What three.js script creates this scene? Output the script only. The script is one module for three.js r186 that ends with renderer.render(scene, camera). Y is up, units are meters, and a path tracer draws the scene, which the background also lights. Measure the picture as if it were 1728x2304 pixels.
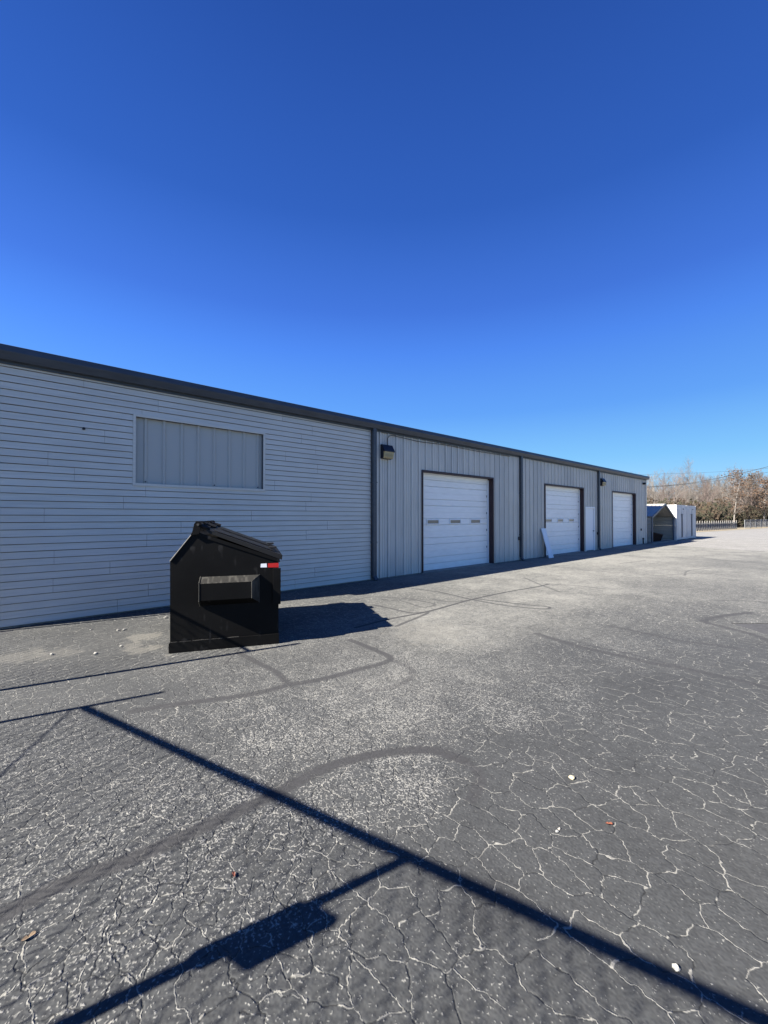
import * as THREE from 'three';
import { mergeGeometries } from 'three/addons/utils/BufferGeometryUtils.js';
import { RoundedBoxGeometry } from 'three/addons/geometries/RoundedBoxGeometry.js';

// ------------------------------------------------------------------ camera, sky, sun, exposure
const scene = new THREE.Scene();
const EYE = 1.684, FOCAL = 905, CX = 864, CY = 1152, HORIZON = 1163.5;      // photo pixels (1728 x 2304)
const camera = new THREE.PerspectiveCamera(2 * Math.atan(CY / FOCAL) * 180 / Math.PI, 0.75, 0.05, 900);
const PITCH = Math.atan((HORIZON - CY) / FOCAL);
camera.position.set(0, EYE, 0);
camera.rotation.set(PITCH, 0, 0);
const renderer = new THREE.WebGLRenderer({ antialias: true });
renderer.toneMapping = THREE.LinearToneMapping;
const EXPOSURE = 3.6;
renderer.toneMappingExposure = EXPOSURE;
renderer.shadowMap.enabled = true;

const SUN = new THREE.Vector3(-0.723, 0.562, 0.402).normalize();
{ // clear winter sky, radiance by elevation
  const W = 1024, H = 512, data = new Float32Array(W * H * 4);
  const stops = [[0, .5, .82, 1.06], [3, .38, .72, 1.03], [7.5, .23, .575, .98], [14, .125, .37, .93], [22, .078, .25, .85], [27, .055, .178, .69], [37, .03, .114, .485], [52, .019, .075, .345], [90, .011, .046, .23]];
  for (let j = 0; j < H; j++) {
    const el = ((j + .5) / H - .5) * 180;
    let c;
    if (el <= 0) c = [.3, .3, .3];
    else {
      let k = 0; while (k < stops.length - 2 && stops[k + 1][0] < el) k++;
      const a = stops[k], b = stops[k + 1], u = (el - a[0]) / (b[0] - a[0]);
      c = [1, 2, 3].map(i => a[i] + (b[i] - a[i]) * u);
    }
    for (let i = 0; i < W; i++) {
      const az = ((i + .5) / W - .5) * 2 * Math.PI, ce = Math.cos(el * Math.PI / 180);
      const cg = ce * Math.cos(az) * SUN.x + Math.sin(el * Math.PI / 180) * SUN.y + ce * Math.sin(az) * SUN.z;
      const g = 1 + .35 * Math.pow((1 + cg) / 2, 2), o = (j * W + i) * 4;
      for (let q = 0; q < 3; q++) data[o + q] = c[q] * g / EXPOSURE;
      data[o + 3] = 1;
    }
  }
  const t = new THREE.DataTexture(data, W, H, THREE.RGBAFormat, THREE.FloatType);
  t.mapping = THREE.EquirectangularReflectionMapping; t.magFilter = THREE.LinearFilter; t.minFilter = THREE.LinearFilter; t.needsUpdate = true;
  scene.background = t; scene.environment = t;
}
const sun = new THREE.DirectionalLight(new THREE.Color().setRGB(1, .94, .85), 5);
sun.position.copy(SUN).multiplyScalar(60).add(new THREE.Vector3(8, 0, -14));
sun.target.position.set(8, 0, -14); scene.add(sun, sun.target);
sun.castShadow = true; sun.shadow.mapSize.set(4096, 4096);
Object.assign(sun.shadow.camera, { left: -60, right: 60, top: 60, bottom: -60, near: 1, far: 200 });

// ------------------------------------------------------------------ helpers
function rng(seed) { let s = seed | 0; return () => { s = (s + 0x6d2b79f5) | 0; let t = Math.imul(s ^ (s >>> 15), 1 | s); t = (t + Math.imul(t ^ (t >>> 7), 61 | t)) ^ t; return ((t ^ (t >>> 14)) >>> 0) / 4294967296; }; }
const PERM = new Uint8Array(512); { const r = rng(7), p = [...Array(256).keys()]; for (let i = 255; i > 0; i--) { const j = Math.floor(r() * (i + 1)); [p[i], p[j]] = [p[j], p[i]]; } for (let i = 0; i < 512; i++) PERM[i] = p[i & 255]; }
const h2 = (x, y) => PERM[(PERM[x & 255] + y) & 255] / 255;
function noise(x, y) {            // value noise 0..1
  const xi = Math.floor(x), yi = Math.floor(y); let u = x - xi, v = y - yi;
  u = u * u * (3 - 2 * u); v = v * v * (3 - 2 * v);
  const a = h2(xi, yi), b = h2(xi + 1, yi), c = h2(xi, yi + 1), d = h2(xi + 1, yi + 1);
  return a + (b - a) * u + (c - a) * v + (a - b - c + d) * u * v;
}
const fbm = (x, y) => .53 * noise(x, y) + .28 * noise(x * 2.1 + 9, y * 2.1 + 4) + .19 * noise(x * 4.3 + 31, y * 4.3 + 17);
const clamp = (x, a = 0, b = 1) => x < a ? a : x > b ? b : x;
const smooth = (a, b, x) => { const t = clamp((x - a) / (b - a)); return t * t * (3 - 2 * t); };
const toSRGB = (l) => l <= .0031308 ? 12.92 * l : 1.055 * Math.pow(l, 1 / 2.4) - .055;
const LUT = new Uint8Array(4097); for (let i = 0; i <= 4096; i++) LUT[i] = Math.round(255 * toSRGB(i / 4096));

// a pixel of the photograph to a point on the ground
function ground(px, py) {
  const dx = (px - CX) / FOCAL, dy = (CY - py) / FOCAL, c = Math.cos(PITCH), s = Math.sin(PITCH);
  const y = c * dy + s, z = s * dy - c, k = -EYE / y;
  return [dx * k, z * k];
}
// the building's frame: s runs along the front wall, t stands out from it
const TURN = 41 * Math.PI / 180, DW = 8.36;
const DX = Math.cos(TURN), DZ = -Math.sin(TURN), NX = Math.sin(TURN), NZ = Math.cos(TURN);
const at = (s, y, t) => new THREE.Vector3(-NX * DW + DX * s + NX * t, y, -NZ * DW + DZ * s + NZ * t);

const used = {};
function numbered(name) { const n = used[name] = (used[name] ?? -1) + 1; return n ? name + '_' + String(n).padStart(3, '0') : name; }
function shadows(o) { o.castShadow = o.receiveShadow = true; return o; }
function tag(o, label, category, group) { o.userData.label = label; o.userData.category = category; if (group) o.userData.group = group; return o; }
function thing(name, label, category, pos, turn = 0, group) {
  const g = new THREE.Group(); g.name = numbered(name); g.position.copy(pos); g.rotation.y = turn; scene.add(g);
  return tag(g, label, category, group);
}
function wallThing(name, label, category, s, t, group) { return thing(name, label, category, at(s, 0, t), TURN, group); }
function part(name, geo, mat, parent) { const m = shadows(new THREE.Mesh(geo, mat)); m.name = name; parent.add(m); return m; }
function struct(name, geo, mat) { const m = part(numbered(name), geo, mat, scene); m.userData.kind = 'structure'; return m; }

// geometry collector: flat-shaded faces with box-mapped uv in metres
class GB {
  constructor() { this.p = []; }
  tri(a, b, c) { this.p.push(...a, ...b, ...c); return this; }
  quad(a, b, c, d) { return this.tri(a, b, c).tri(a, c, d); }
  box(x0, x1, y0, y1, z0, z1) {
    const v = (x, y, z) => [x, y, z];
    this.quad(v(x0, y0, z1), v(x1, y0, z1), v(x1, y1, z1), v(x0, y1, z1));
    this.quad(v(x1, y0, z0), v(x0, y0, z0), v(x0, y1, z0), v(x1, y1, z0));
    this.quad(v(x1, y0, z1), v(x1, y0, z0), v(x1, y1, z0), v(x1, y1, z1));
    this.quad(v(x0, y0, z0), v(x0, y0, z1), v(x0, y1, z1), v(x0, y1, z0));
    this.quad(v(x0, y1, z1), v(x1, y1, z1), v(x1, y1, z0), v(x0, y1, z0));
    this.quad(v(x0, y0, z0), v(x1, y0, z0), v(x1, y0, z1), v(x0, y0, z1));
    return this;
  }
  // prism: polygon [a,b] pairs (counter-clockwise seen from +axis) extruded along an axis
  prism(poly, axis, lo, hi) {
    const v = (a, b, c) => axis === 'x' ? [c, b, a] : axis === 'z' ? [a, b, c] : [a, c, b];
    const n = poly.length, tris = THREE.ShapeUtils.triangulateShape(poly.map(q => new THREE.Vector2(q[0], q[1])), []);
    for (let i = 0; i < n; i++) { const q = poly[i], r = poly[(i + 1) % n]; this.quad(v(q[0], q[1], lo), v(r[0], r[1], lo), v(r[0], r[1], hi), v(q[0], q[1], hi)); }
    for (const [i, j, k] of tris) { this.tri(v(...poly[i], hi), v(...poly[j], hi), v(...poly[k], hi)); this.tri(v(...poly[k], lo), v(...poly[j], lo), v(...poly[i], lo)); }
    return this;
  }
  bar(a, b, ra, rb = ra, sides = 6) {
    const A = new THREE.Vector3(...a), B = new THREE.Vector3(...b), d = B.clone().sub(A).normalize();
    const u = Math.abs(d.y) > .9 ? new THREE.Vector3(1, 0, 0) : new THREE.Vector3(0, 1, 0), e = new THREE.Vector3().crossVectors(u, d).normalize(), f = new THREE.Vector3().crossVectors(d, e);
    const ring = (P, r) => [...Array(sides)].map((_, i) => { const w = i / sides * 2 * Math.PI, c = Math.cos(w) * r, s = Math.sin(w) * r; return [P.x + e.x * c + f.x * s, P.y + e.y * c + f.y * s, P.z + e.z * c + f.z * s]; });
    const R = ring(A, ra), S = ring(B, rb);
    for (let i = 0; i < sides; i++) { const j = (i + 1) % sides; this.quad(R[i], R[j], S[j], S[i]); }
    if (sides > 3) for (let i = 1; i < sides - 1; i++) { this.tri(R[0], R[i + 1], R[i]); this.tri(S[0], S[i], S[i + 1]); }
    return this;
  }
  geo(scale = 1) {
    const p = new Float32Array(this.p), n = new Float32Array(p.length), uv = new Float32Array(p.length / 3 * 2);
    for (let i = 0; i < p.length; i += 9) {
      const ax = p[i + 3] - p[i], ay = p[i + 4] - p[i + 1], az = p[i + 5] - p[i + 2], bx = p[i + 6] - p[i], by = p[i + 7] - p[i + 1], bz = p[i + 8] - p[i + 2];
      let x = ay * bz - az * by, y = az * bx - ax * bz, z = ax * by - ay * bx; const l = Math.hypot(x, y, z) || 1; x /= l; y /= l; z /= l;
      const X = Math.abs(x), Y = Math.abs(y), Z = Math.abs(z);
      for (let k = 0; k < 3; k++) {
        const o = i + k * 3, q = o / 3 * 2; n[o] = x; n[o + 1] = y; n[o + 2] = z;
        uv[q] = scale * (X > Y && X > Z ? p[o + 2] : p[o]); uv[q + 1] = scale * (Y > X && Y > Z ? p[o + 2] : p[o + 1]);
      }
    }
    const g = new THREE.BufferGeometry();
    g.setAttribute('position', new THREE.BufferAttribute(p, 3)); g.setAttribute('normal', new THREE.BufferAttribute(n, 3)); g.setAttribute('uv', new THREE.BufferAttribute(uv, 2));
    return g;
  }
}
function tube(points, r, seg = 40, sides = 8) { return new THREE.TubeGeometry(new THREE.CatmullRomCurve3(points.map(q => new THREE.Vector3(...q))), seg, r, sides); }
const lin = (r, g, b) => new THREE.Color().setRGB(r, g, b);
const mat = (c, roughness = .8, more = {}) => new THREE.MeshStandardMaterial({ color: lin(...c), roughness, side: THREE.DoubleSide, ...more });
// tileable-size texture from fn(u, v in metres) -> [r, g, b] linear
function surface(size, metres, fn, srgb = true) {
  const d = new Uint8Array(size * size * 4);
  for (let j = 0; j < size; j++) for (let i = 0; i < size; i++) {
    const c = fn(i / size * metres, j / size * metres), o = (j * size + i) * 4;
    for (let q = 0; q < 3; q++) d[o + q] = srgb ? LUT[Math.round(clamp(c[q]) * 4096)] : Math.round(clamp(c[q]) * 255);
    d[o + 3] = 255;
  }
  const t = new THREE.DataTexture(d, size, size); t.wrapS = t.wrapT = THREE.MirroredRepeatWrapping; t.repeat.set(1 / metres, 1 / metres);
  t.magFilter = THREE.LinearFilter; t.minFilter = THREE.LinearMipmapLinearFilter; t.generateMipmaps = true; if (srgb) t.colorSpace = THREE.SRGBColorSpace; t.needsUpdate = true; return t;
}

// ------------------------------------------------------------------ ground: cracked, worn asphalt
// wear (0 sealed and smooth, 1 stripped to its stones) and dust, surveyed at points of the photograph
const survey = [
  [864, 2250, .14, 0], [500, 2260, .22, 0], [100, 2260, .42, 0], [60, 2080, .5, 0], [300, 1900, .62, 0], [600, 1850, .72, 0], [900, 1740, .8, 0], [60, 1720, .5, 0], [250, 2080, .5, 0], [600, 2050, .42, 0],
  [1100, 1830, .2, 0], [1000, 2000, .08, 0], [1300, 1900, .06, 0], [1600, 2100, .06, 0], [1250, 2150, .08, 0], [1650, 1700, .08, 0], [1350, 1650, .3, 0], [1100, 1600, .75, 0], [1450, 1570, .12, 0], [1600, 1560, .06, 0], [1150, 1700, .3, 0],
  [850, 1600, .85, .05], [650, 1620, .75, 0], [400, 1650, .55, 0], [200, 1600, .35, 0], [60, 1530, .25, 0], [300, 1570, .3, .03], [500, 1510, .5, .05],
  [900, 1500, .8, .15], [1100, 1500, .6, .08], [1300, 1470, .4, 0], [1550, 1450, .3, 0], [1700, 1480, .1, 0], [1250, 1560, .5, .0],
  [720, 1460, .6, .12], [820, 1440, .55, .2], [1000, 1425, .8, .55], [940, 1390, .5, .45], [1040, 1375, .5, .5], [1150, 1380, .5, .45], [1200, 1345, .5, .7], [1120, 1325, .35, .6], [1000, 1335, .25, .4], [870, 1345, .15, .2], [950, 1360, .3, .35], [720, 1345, .1, .15],
  [1330, 1310, .5, .65], [1280, 1285, .3, .75], [1400, 1260, .25, .9], [1480, 1245, .25, .8], [1500, 1270, .3, .7], [1500, 1320, .5, .3], [1640, 1270, .4, .35], [1700, 1350, .4, .25], [1400, 1390, .5, .12], [1600, 1380, .4, .15],
  [150, 1450, .15, .1], [320, 1435, .2, .15], [30, 1480, .2, .14], [250, 1470, .2, .1], [500, 1330, .1, .1],
].map(([x, y, w, d]) => { const [gx, gz] = ground(x, y); return { x: gx, z: gz, r: .12 * Math.hypot(gx, gz), w, d }; });
function wearAt(x, z) {
  let sw = 0, w = 0, d = 0;
  for (const q of survey) { const k = ((x - q.x) ** 2 + (z - q.z) ** 2) / (q.r * q.r) + .15, g = 1 / (k * k); sw += g; w += g * q.w; d += g * q.d; }
  return [w / sw, d / sw];
}
// tyre marks and tar seams: [half width in metres, strength, points in photo pixels]
const marks = [
  [.047, .8, [[-40, 2090], [0, 2064], [156, 1981], [250, 1950], [365, 1903], [469, 1856], [625, 1783], [690, 1748], [750, 1722], [820, 1702], [885, 1692], [979, 1689], [1041, 1710]]],
  [.035, .55, [[1041, 1710], [1080, 1745], [1060, 1800]]],
  [.045, .7, [[300, 1600], [373, 1588], [480, 1574], [580, 1559], [649, 1541], [710, 1531], [797, 1509], [879, 1483], [840, 1461], [788, 1440]]],
  [.038, .7, [[540, 1470], [580, 1491], [623, 1513], [649, 1541]]],
  [.035, .35, [[879, 1483], [930, 1510], [900, 1540], [830, 1555]]],
  [.03, .8, [[800, 1412], [871, 1394], [962, 1376], [1057, 1350], [1135, 1333], [1209, 1320], [1235, 1314]]],
  [.03, .7, [[927, 1324], [992, 1333], [1057, 1348], [1144, 1363], [1231, 1370], [1236, 1366], [1187, 1361], [1079, 1348]]],
  [.03, .65, [[840, 1361], [884, 1370], [927, 1379], [962, 1377], [892, 1409]]],
  [.028, .5, [[801, 1350], [840, 1343], [905, 1346], [970, 1357], [979, 1361], [953, 1366], [905, 1353], [860, 1349]]],
  [.028, .5, [[970, 1348], [1014, 1354], [1057, 1350]]],
  [.05, .6, [[1209, 1426], [1270, 1445], [1327, 1460], [1403, 1477], [1478, 1494], [1535, 1503], [1630, 1524], [1721, 1545], [1800, 1566]]],
  [.025, .5, [[1327, 1452], [1403, 1468], [1478, 1487], [1535, 1500]]],
  [.045, .5, [[1372, 1409], [1440, 1422], [1516, 1439], [1611, 1452], [1660, 1460]]],
  [.06, .6, [[1687, 1378], [1630, 1386], [1588, 1394], [1584, 1399], [1630, 1411], [1687, 1426], [1728, 1441], [1800, 1465]]],
  [.028, .6, [[1395, 1268], [1452, 1261]]], [.028, .55, [[1250, 1275], [1330, 1284], [1420, 1290], [1497, 1297]]], [.028, .5, [[1235, 1314], [1300, 1318], [1360, 1325]]],
  [.03, .4, [[1480, 1296], [1560, 1290], [1640, 1292]]], [.03, .5, [[1600, 1350], [1680, 1352], [1760, 1358]]], [.028, .5, [[1180, 1300], [1215, 1315], [1260, 1332]]], [.05, .5, [[1580, 1255], [1640, 1262], [1720, 1268]]], [.028, .45, [[1540, 1295], [1550, 1284], [1600, 1278]]],
  [.012, .7, [[505, 1495], [530, 1470], [548, 1452]]],
].map(([w, k, pts]) => {
  const c = new THREE.CatmullRomCurve3(pts.map(([x, y]) => { const [a, b] = ground(x, y); return new THREE.Vector3(a, 0, b); }), false, 'centripetal');
  return { w, k, pts: c.getSpacedPoints(pts.length * 8).map(v => [v.x, v.z]) };
});
const sand = [[321, 1432, .25, .9], [300, 1452, .14, .6], [315, 1464, .22, .7], [130, 1471, .3, .45], [31, 1479, .35, .5], [352, 1455, .12, .7], [378, 1474, .1, .8], [560, 1462, .12, .6], [600, 1458, .15, .5], [975, 1425, .7, .35]].map(([x, y, r, k]) => [...ground(x, y), r, k]);
const stain = [[1110, 2030, .28, .45], [1040, 1940, .2, .3], [1480, 1535, .5, .35], [1235, 1314, .12, .9], [640, 1760, .2, .3], [1060, 1850, .1, .3], [1380, 1290, .3, .4]].map(([x, y, r, k]) => [...ground(x, y), r, k]);

const CELL_SHIFT = (i, j, k) => PERM[(PERM[(PERM[(i + k) & 255] + j) & 255] + k * 7) & 255] / 255;
const vor = [0, 0, 0];
function voronoi(x, y, k) {      // vor[0] = distance to nearest edge (approx), vor[1] = id of the cell pair
  const xi = Math.floor(x), yi = Math.floor(y); let f1 = 9, f2 = 9, a = 0, b = 0, ax = 0, ay = 0, bx = 0, by = 0;
  for (let j = -1; j <= 1; j++) for (let i = -1; i <= 1; i++) {
    const X = xi + i, Y = yi + j, px = X + .12 + .76 * CELL_SHIFT(X, Y, k), py = Y + .12 + .76 * CELL_SHIFT(X, Y, k + 40), d = (px - x) * (px - x) + (py - y) * (py - y);
    if (d < f1) { f2 = f1; b = a; bx = ax; by = ay; f1 = d; a = X * 31 + Y * 17; ax = px; ay = py; } else if (d < f2) { f2 = d; b = X * 31 + Y * 17; bx = px; by = py; }
  }
  vor[0] = (f2 - f1) / (2 * Math.sqrt((bx - ax) * (bx - ax) + (by - ay) * (by - ay)) + 1e-6);
  vor[1] = h2(a + b, Math.abs(a - b));
}
function asphaltTile(x0, x1, z0, z1, W, H, withBump) {      // z0 far (v = 1), z1 near (v = 0)
  const d = new Uint8Array(W * H * 4), bump = withBump ? new Uint8Array(W * H * 4) : null, tx = (x1 - x0) / W, tz = (z1 - z0) / H, px = Math.max(tx, tz);
  const GN = 512, G1 = GN + 1, grid = [0, 1, 2, 3, 4, 5, 6].map(() => new Float32Array(G1 * G1)), [gw, gd, gn1, gn2, gwx, gwz, gst] = grid;
  for (let j = 0; j <= GN; j++) for (let i = 0; i <= GN; i++) {      // slow variation, sampled coarsely
    const x = x0 + (x1 - x0) * i / GN, z = z1 - (z1 - z0) * j / GN, o = j * G1 + i;
    if (!(i & 7) && !(j & 7)) [gw[o], gd[o]] = wearAt(x, z);
    gn1[o] = fbm(x * 1.3 + 5, z * 1.3 + 5); gn2[o] = noise(x * 7 + 50, z * 7); gst[o] = noise(x * 2.2 - z * 1.4 + 3, z * 3.1 + x * 2.6);
    gwx[o] = (noise(x * 3, z * 3) - .5) * .06 + (noise(x * 14, z * 14) - .5) * .024; gwz[o] = (noise(x * 3 + 90, z * 3) - .5) * .06 + (noise(x * 14 + 90, z * 14) - .5) * .024;
  }
  for (const g of [gw, gd]) for (let j = 0; j <= GN; j++) for (let i = 0; i <= GN; i++) {
    const I = i & ~7, J = j & ~7, u = (i - I) / 8, v = (j - J) / 8; if (!u && !v) continue;
    const I2 = u ? I + 8 : I, J2 = v ? J + 8 : J; g[j * G1 + i] = (g[J * G1 + I] * (1 - u) + g[J * G1 + I2] * u) * (1 - v) + (g[J2 * G1 + I] * (1 - u) + g[J2 * G1 + I2] * u) * v;
  }
  // rubber and tar stamped as a coverage map
  const tar = new Float32Array(W * H);
  for (const m of marks) for (let q = 0; q < m.pts.length - 1; q++) {
    const [ax, az] = m.pts[q], [bx, bz] = m.pts[q + 1], w = Math.max(m.w, px * .6), ext = w * 1.6, kk = m.k * Math.min(1, m.w / w);
    const i0 = Math.floor((Math.min(ax, bx) - ext - x0) / tx), i1 = Math.ceil((Math.max(ax, bx) + ext - x0) / tx), j0 = Math.floor((z1 - Math.max(az, bz) - ext) / tz), j1 = Math.ceil((z1 - Math.min(az, bz) + ext) / tz);
    for (let j = Math.max(0, j0); j <= Math.min(H - 1, j1); j++) for (let i = Math.max(0, i0); i <= Math.min(W - 1, i1); i++) {
      const x = x0 + (i + .5) * tx, z = z1 - (j + .5) * tz, vx = bx - ax, vz = bz - az, u = clamp(((x - ax) * vx + (z - az) * vz) / (vx * vx + vz * vz + 1e-9)), e = Math.hypot(x - ax - u * vx, z - az - u * vz);
      const c = kk * (1 - smooth(w * .6, w * 1.5, e)); if (c > tar[j * W + i]) tar[j * W + i] = c;
    }
  }
  for (let j = 0; j < H; j++) {
    const z = z1 - (j + .5) * tz, gj = (j + .5) / H * GN, J = Math.floor(gj), fj = gj - J, near = (q) => Math.abs(z - q[1]) < q[2] * 1.4, rowSand = sand.filter(near), rowStain = stain.filter(near);
    for (let i = 0; i < W; i++) {
      const x = x0 + (i + .5) * tx, gi = (i + .5) / W * GN, I = Math.floor(gi), fi = gi - I, o4 = (j * W + i) * 4;
      const ga = J * G1 + I, k00 = (1 - fi) * (1 - fj), k10 = fi * (1 - fj), k01 = (1 - fi) * fj, k11 = fi * fj, lerp = (g) => g[ga] * k00 + g[ga + 1] * k10 + g[ga + G1] * k01 + g[ga + G1 + 1] * k11;
      const n1 = lerp(gn1), n2 = lerp(gn2), n3 = noise(x * 34, z * 34), n4 = noise(x * 110 + 3, z * 110);
      let wear = clamp(lerp(gw) + (n1 - .5) * .5 + (n2 - .5) * .15), dust = clamp(lerp(gd) * (.55 + .9 * n1) + (n2 - .5) * .12 * lerp(gd));
      const rub = clamp(tar[j * W + i] * (.95 + .5 * n3));
      // base: grey binder, mottled
      let v = .044 + .01 * wear + (n3 - .5) * .012 + (n4 - .5) * .02 + (n1 - .5) * .012, r = v * .955, g = v, b = v * 1.0, hgt = .5 + (n4 - .5) * .25 + (n3 - .5) * .15;
      // exposed stones: pale flecks, many where the binder is worn away
      const pr = .0015 + .66 * Math.pow(wear, 1.8) * (.5 + n2);
      if (px < .008) {
        const f = .56 * noise(x * 105 + z * 25 + 13, z * 112 - x * 22) + .44 * noise(x * 205 + 40, z * 205), th = .83 - .41 * Math.sqrt(pr), m = smooth(th, th + .07, f), tone = .11 + .15 * n4 + .06 * n3;
        r += (tone * 1.02 - r) * m; g += (tone - g) * m; b += (tone * .9 - b) * m; hgt += .28 * m;
      } else { const m = clamp(pr * .95 * (.35 + 1.3 * noise(x * 55, z * 55))), tone = .19; r += (tone * 1.02 - r) * m; g += (tone - g) * m; b += (tone * .9 - b) * m; hgt += .15 * m; }
      // dust and bleached surface
      const st = lerp(gst), dm = dust < .01 ? 0 : clamp(dust * (.42 + .85 * n3 + .3 * st + .5 * (noise(x * 12 + z * 5, z * 13) - .5))) * .88; r += (.258 - r) * dm; g += (.252 - g) * dm; b += (.219 - b) * dm;
      // cracks, warped so that edges wander; pale grit fills most of them
      const jx = noise(x * 55 + 7, z * 55), wx = lerp(gwx) + (jx - .5) * .014 + (n4 - .5) * .006, wz = lerp(gwz) + (n3 - .5) * .02;
      const keep = 1 - .8 * smooth(.25, .7, dust);
      for (let lev = 0; lev < 2; lev++) {
        const cs = lev ? .1 : .15; if (lev && (wear < .3 || px > .03)) break;
        const X = x + wx, Z = z + wz; if (lev) voronoi(X / cs, Z / cs, 4); else voronoi((X * DX + Z * DZ) * 1.08 / cs, (X * NX + Z * NZ) * .76 / cs, 1);
        const e = vor[0] * cs, id = vor[1]; if (e > .02 + px || (lev ? id > .3 + .55 * wear : id > .9)) continue;
        const n5 = noise(x * 24, z * 24 + id * 9), grit = smooth(.42, .54, noise(x * 3.5 + id * 90, z * 3.5 + 7) * .62 + (n5 - .5) * .85 + (lev ? .1 : .31) - .18 * wear), crust = .25 + 2.3 * jx * n5;
        const thick = (.0013 + grit * (lev ? .0009 : .0014) * crust) * (px > .004 ? 1.7 : 1), wd = Math.max(thick, px * .5), cov = (1 - smooth(wd * .75, wd * 1.2, e)) * Math.min(1, thick / wd) * keep;
        const tone = .175 + .13 * n4;                                   // pale limestone grit
        const m = cov * grit, k = cov * (1 - grit) * .9;
        r += (tone - r) * m; g += (tone * .97 - g) * m; b += (tone * .85 - b) * m; r -= r * k * .85; g -= g * k * .85; b -= b * k * .85;
        hgt += m * .25 - k * .5;
        if (px < .004) hgt -= (1 - smooth(0, .005, Math.max(0, e - thick))) * .3 * (1 - m) * keep;
      }
      // rubber marks, sand, oil
      const rt = .033 + .012 * (n4 - .5) + .012 * (n3 - .5); r += (rt - r) * rub; g += (rt - g) * rub; b += (rt * 1.03 - b) * rub; hgt += (.5 - hgt) * rub * .7;
      for (const q of rowSand) { const e = Math.sqrt((x - q[0]) ** 2 + (z - q[1]) ** 2) / q[2]; if (e < 1.3) { const m = q[3] * smooth(.42, .62, (1.2 - e) * .5 + fbm(x * 9, z * 9) * .75 - .1) * (.7 + .5 * n4); r += (.17 - r) * m; g += (.163 - g) * m; b += (.14 - b) * m; } }
      for (const q of rowStain) { const e = Math.sqrt((x - q[0]) ** 2 + (z - q[1]) ** 2) / q[2]; if (e < 1.4) { const m = q[3] * smooth(.3, .8, (1.4 - e) * .6 + (fbm(x * 6, z * 6) - .5)); r -= r * m * .5; g -= g * m * .5; b -= b * m * .48; } }
      d[o4] = LUT[Math.round(clamp(r * .87) * 4096)]; d[o4 + 1] = LUT[Math.round(clamp(g * .87) * 4096)]; d[o4 + 2] = LUT[Math.round(clamp(b * .87) * 4096)]; d[o4 + 3] = 255;
      if (bump) { bump[o4] = bump[o4 + 1] = bump[o4 + 2] = Math.round(clamp(hgt) * 255); bump[o4 + 3] = 255; }
    }
  }
  const tex = (a, s) => { const t = new THREE.DataTexture(a, W, H); t.magFilter = THREE.LinearFilter; t.minFilter = THREE.LinearMipmapLinearFilter; t.generateMipmaps = true; if (s) t.colorSpace = THREE.SRGBColorSpace; t.needsUpdate = true; return t; };
  return new THREE.MeshStandardMaterial({ map: tex(d, true), bumpMap: bump ? tex(bump, false) : null, bumpScale: .007, roughness: .93, side: THREE.DoubleSide });
}
function sheet(poly, y, x0, x1, z0, z1) {     // flat polygon in x,z with uv over the tile's rectangle
  const tri = THREE.ShapeUtils.triangulateShape(poly.map(q => new THREE.Vector2(q[0], q[1])), []), p = [], uv = [];
  for (const t of tri) for (const i of [t[0], t[2], t[1]]) { p.push(poly[i][0], y, poly[i][1]); uv.push((poly[i][0] - x0) / (x1 - x0), (z1 - poly[i][1]) / (z1 - z0)); }
  const g = new THREE.BufferGeometry(); g.setAttribute('position', new THREE.Float32BufferAttribute(p, 3)); g.setAttribute('uv', new THREE.Float32BufferAttribute(uv, 2)); g.computeVertexNormals();
  if (g.attributes.normal.getY(0) < 0) g.attributes.normal.array.forEach((v, i, a) => { a[i] = -v; });
  return g;
}
const rect = (x0, x1, z0, z1) => [[x0, z0], [x1, z0], [x1, z1], [x0, z1]];
function lotTile(poly, x0, x1, z0, z1, W, H, b) { const m = struct('asphalt_lot', sheet(poly, 0, x0, x1, z0, z1), asphaltTile(x0, x1, z0, z1, W, H, b)); m.userData.label = 'grey cracked asphalt of the yard'; return m; }
lotTile(rect(-5.5, 0, -6.4, -.6), -5.5, 0, -6.4, -.6, 2048, 2048, true);
lotTile(rect(0, 5.5, -6.4, -.6), 0, 5.5, -6.4, -.6, 2048, 2048, true);
lotTile(rect(-9, 2, -13, -6.4), -9, 2, -13, -6.4, 2048, 1024, true);
lotTile(rect(2, 13, -13, -6.4), 2, 13, -13, -6.4, 2048, 1024, true);
{ // far part: ends in a ragged edge against the gravel
  const r = rng(5), edge = [], A = [16.7, -25.4], C = [17.25, -23.85], Dd = [18.8, -19.7], E2 = [21.3, -13];
  for (const [p, q] of [[A, C], [C, Dd], [Dd, E2]]) for (let i = 0; i < 14; i++) { const u = i / 14, w = (r() - .5) * .35; edge.push([p[0] + (q[0] - p[0]) * u + w, p[1] + (q[1] - p[1]) * u + w * .2]); }
  lotTile([[-12, -13], [-12, -25.5], ...edge, [21.3, -13]], -12, 24, -27, -13, 2048, 1024, true);
}
const gravelTex = surface(1024, 6, (x, y) => { const n = fbm(x * 2, y * 2), m = noise(x * 40, y * 40), k = noise(x * 75 + 9, y * 75), v = .215 + .08 * (n - .5) + .12 * (m - .5) + .12 * (k - .5); return [v * 1.03, v, v * .92]; });
const gravelBump = surface(1024, 6, (x, y) => { const v = .5 * noise(x * 40, y * 40) + .5 * noise(x * 75 + 9, y * 75); return [v, v, v]; }, false);
const oldAsphaltTex = surface(512, 4, (x, y) => { const v = .048 + .02 * (fbm(x * 2, y * 2) - .5) + .035 * (noise(x * 60, y * 60) - .5); return [v, v, v * 1.02]; });
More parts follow.
